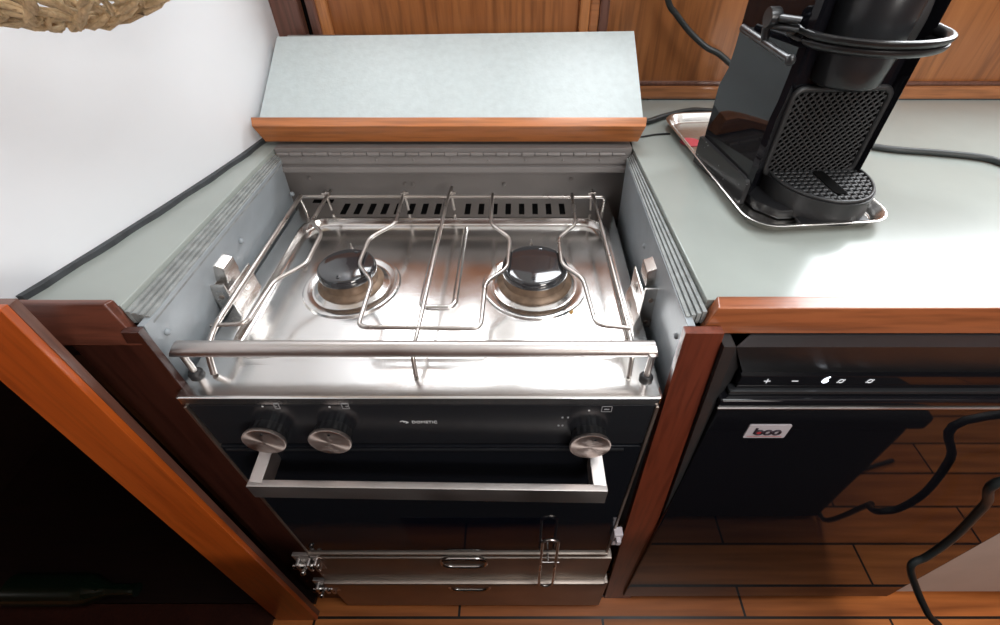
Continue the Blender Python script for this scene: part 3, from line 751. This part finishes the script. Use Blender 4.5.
# grid plate at front
GY = -.0475
g0, g1, gz0, gz1 = -.050, .056, .033, .127
b = B(); prism(b, rrect(g0-.008, g1+.008, gz0-.006, gz1+.006, .014), GY-.002, GY+.002, axes='xzy'); gp = mobj('grid_plate', b, 'void')
b = B(); tube(b, [(x, GY-.003, z) for x, z in rrect(g0-.004, g1+.004, gz0-.004, gz1+.004, .012)], .0038, 8, closed=True)
nb = 13; stp = (g1-g0)/nb*1.0
wd, hh = g1-g0, gz1-gz0
for sg in (1, -1):
    k = -40
    for k in range(-26, 27):
        # line x = g0 + k*stp*1.0 + s ; z = gz0 + sg*s
        c0 = k*stp
        pts = []
        # clip param along x
        def zz(x): return (x-g0)*sg+c0+(gz0 if sg > 0 else gz1)
        xlo, xhi = g0, g1
        if sg > 0: xlo = max(xlo, g0+(gz0-gz0-c0)); xhi = min(xhi, g0+(gz1-gz0-c0))
        else: xlo = max(xlo, g0+(gz1+c0-gz1)); xhi = min(xhi, g0+(gz1+c0-gz0))
        if xhi-xlo < .004: continue
        za_, zb2 = zz(xlo), zz(xhi)
        tube(b, [(xlo, GY-.003, za_), (xhi, GY-.003, zb2)], .0011, 6)
mobj('diamond_grid', b, 'matt', gp)
# drip tray
ty0, ty1, trx = -.046, -.129, .061
def half(r0, off, n=24):
    out = [(-r0, ty0)]
    for k in range(n+1):
        a = PI+PI*k/n; out.append((r0*math.cos(a), ty0-.012+(ty0-.012-ty1+off)*math.sin(a)))
    out.append((r0, ty0)); return out
DS = Matrix.Translation((.011, 0, .008))
b = B(); prism(b, half(trx, .004), -.004, .024, .002); b.transform(DS); dt = mobj('drip_tray', b, 'matt')
b = B(); prism(b, half(trx-.004, -.001), .0238, .0244); b.transform(DS); mobj('drip_well', b, 'void', dt)
b = B(); hp_ = half(trx-.003, 0); tube(b, [(x, y, .0255) for x, y in hp_], .0022, 8, closed=True)
rx = trx-.004; ry = (ty0-.012-ty1)-.002; y00 = ty0-.012
def inside(x, y):
    if abs(x) > rx: return False
    if y > y00: return y < ty0-.001
    return (x/rx)**2+((y-y00)/ry)**2 < 1
for fam in (0, 1):
    for k in range(-12, 13):
        c0 = k*.0088
        run = []
        for s in range(0, 260):
            if fam == 0: q = (-rx+s*.0006, y00+.02+c0*1.0)
            else: q = (c0*.93, ty0-s*.0006)
            if fam == 0 and q[0] > rx: break
            if inside(*q): run.append(q)
        if len(run) > 6:
            z = .0254
            tube(b, [(run[0][0], run[0][1], z), (run[-1][0], run[-1][1], z)], .0021, 6, rz=.0014)
b.transform(DS); gr = mobj('drip_grid', b, 'matt', dt)
b = B(); prism(b, rrect(-.0075, .0075, ty1+.016, ty0-.010, .006), .0264, .0274); b.transform(DS); mobj('grid_slot', b, 'void', gr)  # raised black patch, painted for the shade in the grid's opening
b = B(); hexa(b, [(-.035, -.128, .004), (.05, -.128, .004), (.05, -.115, .004), (-.035, -.115, .004)], [(-.035, -.1295, .008), (.05, -.1295, .008), (.05, -.115, .008), (-.035, -.115, .008)], .001)
mobj('front_foot', b, 'black', base)
# brew head and spout
b = B(); lathe(b, [(.031, .137), (.036, .141), (.038, .16), (.040, .20), (.041, .222), (.036, .236), (.02, .244), (.001, .246)], (-.004, -.050, 0), 40); hdm = mobj('brew_head', b, 'frost')
b = B(); lathe(b, [(.040, -.012), (.043, -.008), (.043, .008), (.040, .012)], (.040, -.022, .196), 40, 'x')
b.transform(Matrix.Translation((.040, -.022, .196)) @ Matrix.Diagonal((.9, .9, 1.3, 1)) @ Matrix.Translation((-.040, .022, -.196))); mobj('head_side_disc', b, 'matt', hdm)
# loop handle: double band
ZR = .189
pts = []
for k in range(33):
    a = PI+PI*k/32
    pts.append((.068*math.cos(a)*1.03-.002, -.062+.052*math.sin(a), ZR))
hub = inv @ at(775, 17, X=.262)
pts = [tuple(hub), (-.088, hub.y-.03, ZR+.012), (-.080, -.045, ZR+.004)]+pts[1:-1]+[(.068, -.04, ZR+.002), (.066, -.005, ZR+.007), (.062, .025, ZR+.014)]
b = B(); tube(b, pts, .0055, 10, rz=.0038); lo2 = [(x*.985, y*.985, z-.0075) for x, y, z in pts]; tube(b, lo2, .0055, 10, rz=.0038)
lp = mobj('loop_handle', b, 'black')
b = B(); lathe(b, [(.009, -.006), (.0095, -.004), (.0095, .004), (.008, .006), (.004, .0065), (.003, .004)], (hub.x-.002, hub.y, hub.z), 24, 'x'); mobj('handle_hub', b, 'frost', lp)
b = B(); l0 = inv @ at(743, 28, X=.262); l1 = inv @ at(790, 60, X=.262)
tube(b, [l0, l1], .0042, 12); ball(b, l1, .0052, 12); lm = (l0+l1)/2; tube(b, [hub, (hub+lm)/2+Vector((-.002, .004, 0)), lm], .0042, 10); mobj('side_lever', b, 'frost')
b = B(); hexa(b, [(-.0885, .036, .112), (-.066, -.030, .112), (-.064, -.030, .112), (-.086, .036, .112)], [(-.0815, .038, .150), (-.066, -.028, .165), (-.064, -.028, .165), (-.079, .038, .150)]); mobj('smoked_window', b, 'gloss')

# cords on and behind the right worktop
def cord(name, pts, r, label, mat='rubber', parent=None):
    b = B(); tube(b, crv([tuple(p) for p in pts], 8), r, 10)
    if parent: return obj(name, b, mat, parent)
    return one(name, b, mat, label, 'cord')
z = ZT+.0053
e = at(668, 0, Y=.885)
cord('power_cord', [e+Vector((-.06, 0, .16)), e+Vector((-.03, 0, .07)), e, at(676, 14, Y=.885), at(690, 32, Y=.88), at(706, 47, Y=.87), at(724, 58, Y=.855), Vector((.40, .80, .90)), Vector((.40, .76, z)), Vector((.36, .72, ZT+.021)), Vector((.37, .66, ZT+.03))], .0048, '', parent=t)
cord('extension_lead', [Vector((.193, .80, z)), at(645, 122, Z=z), at(665, 116, Z=z), at(690, 113, Z=z+.004)+Vector((0, .01, 0)), Vector((.33, .835, z)), Vector((.40, .825, z)), Vector((.46, .78, z)), Vector((.50, .71, z)), at(876, 147, Z=z), at(900, 150, Z=z), at(940, 153, Z=z), at(985, 158, Z=z), at(1040, 170, Z=z), Vector((.95, .60, z))], .0048, 'black cord lying across the worktop and passing behind the steel tray')
z2 = ZT+.0017
cord('thin_wire', [Vector((.186, .735, z2)), at(643, 136.5, Z=z2), at(655, 134.5, Z=z2), at(670, 133.5, Z=z2)], .0014, 'thin grey wire between the stove lid and the steel tray', 'frost')

# =================================================================== HANGING BASKET
BC = Vector((-.331, .415, 1.211)); BR = .128
t = thing('hanging_basket', 'woven straw basket hanging by the white hull at top left', 'basket', (BC.x, BC.y, BC.z-BR*.98))
def bs(th_, ph):
    f = 1.0
    return BC+Vector((BR*f*math.sin(ph)*math.cos(th_), BR*f*math.sin(ph)*math.sin(th_), -BR*.97*math.cos(ph)))
b = B()
tube(b, [bs(2*PI*k/10, .05) for k in range(10)], .004, 6, closed=True)
rows = 10
for j in range(rows):
    ph = .11+j*.145
    n = max(5, int(round(math.sin(ph)*2*PI*BR/.027)))
    for st_ in (0,):
        pts = []
        off = random.random()*6
        for k in range(n*8):
            a = 2*PI*k/(n*8)
            w_ = math.sin(a*n+off+st_*PI)
            p = bs(a+.25/n*math.sin(a*n*2+off)+random.uniform(-.04, .04)/n, ph+.105*w_+random.uniform(-.010, .010))
            pts.append(p+(p-BC).normalized()*(.0036*math.cos(a*n+off+st_*PI)))
        tube(b, pts, .0020, 8, closed=True)
        q2 = [p+Vector((.0022*math.sin(i*.9), .0022*math.cos(i*.9), .0022*math.sin(i*.9+1.6))) for i, p in enumerate(pts)]
        tube(b, q2, .0014, 6, closed=True)
mb = obj('woven_bowl', b, 'straw', t)
b = B(); tube(b, [bs(2*PI*k/40, 1.52) for k in range(40)], .007, 8, closed=True); obj('rim', b, 'straw', t)
hk = Vector((BC.x, BC.y, 1.90))
for k in range(3):
    b = B(); tube(b, [bs(2*PI*k/3+.4, 1.52), hk], .003, 6); obj('hanging_cord', b, 'straw', t)
b = B(); tube(b, [hk+Vector((0, 0, .05)), hk+Vector((0, 0, .012)), hk+Vector((.008, 0, 0)), hk+Vector((0, 0, -.008)), hk+Vector((-.008, 0, 0))], .003, 8, fil=.004); obj('hook', b, 'chrome', t)
def onion(c, label):
    b = B(); lathe(b, [(.002, -.034), (.018, -.031), (.031, -.018), (.034, -.002), (.029, .016), (.016, .028), (.006, .036), (.003, .05), (.001, .051)], c, 24)
    one('red_onion', b, 'onion', label, 'vegetable', 'onions in the hanging basket')
ob = BC.z-BR*.97+.008+.034
onion((BC.x-.020, BC.y-.031, ob+.006), 'dark purple onion seen through the straw mesh, left of the two')
onion((BC.x+.047, BC.y-.011, ob+.012), 'dark purple onion seen through the straw mesh, right of the two')

# black block added out of view so oven and fridge door reflect something dark
t = thing('reflection_block', 'unseen black cloth covered low bench on the floor facing the oven and fridge', 'block', (-.05, -.12, 0))
b = B(); box(b, -.62, .74, -.30, .13, .012, .42, .02, 3); obj('body', b, 'cloth', t)
b = B(); box(b, -.63, .75, -.31, .14, .42, .46, .012, 3); obj('block_top', b, 'cloth', t)
for x in (-.55, .66):
    for y in (-.25, .04):
        b = B(); lathe(b, [(.014, -.008), (.016, -.006), (.016, .006), (.014, .008)], (x, y, .016), 20, 'x'); obj('castor', b, 'rubber', t)

# =================================================================== LIGHT
def area(name, loc, rot, sx, sy, power, col):
    l = bpy.data.lights.new(name, 'AREA'); l.shape = 'RECTANGLE'; l.size = sx; l.size_y = sy; l.energy = power; l.color = col
    o = bpy.data.objects.new(name, l); COL.objects.link(o); o.location = loc; o.rotation_euler = rot
    return o
for i, (x0, x1, zt) in enumerate(wins):
    w, h = x1-x0-.02, zt-WZ0-.02
    area('window_daylight', ((x0+x1)/2, YB+.012, (WZ0+zt)/2), (-PI/2, 0, 0), w, h, (30, 30, 30, 40)[i]*w*h, (.93, .97, 1.0))
area('hatch_daylight', (.55, -.05, 1.94), (0, 0, 0), .6, .6, 8, (.95, .98, 1.0))
area('companionway_daylight', (1.0, -1.5, 1.55), (math.radians(62), 0, math.radians(28)), .6, .6, 15, (1.0, .95, .90))
w = bpy.data.worlds.new('world'); scene.world = w; w.use_nodes = True
w.node_tree.nodes['Background'].inputs['Color'].default_value = (.85, .92, 1, 1); w.node_tree.nodes['Background'].inputs['Strength'].default_value = 1.0

scene.view_settings.view_transform = 'Standard'; scene.view_settings.look = 'None'
scene.view_settings.gamma = 1; scene.view_settings.use_curve_mapping = False
scene.view_settings.exposure = 0.42
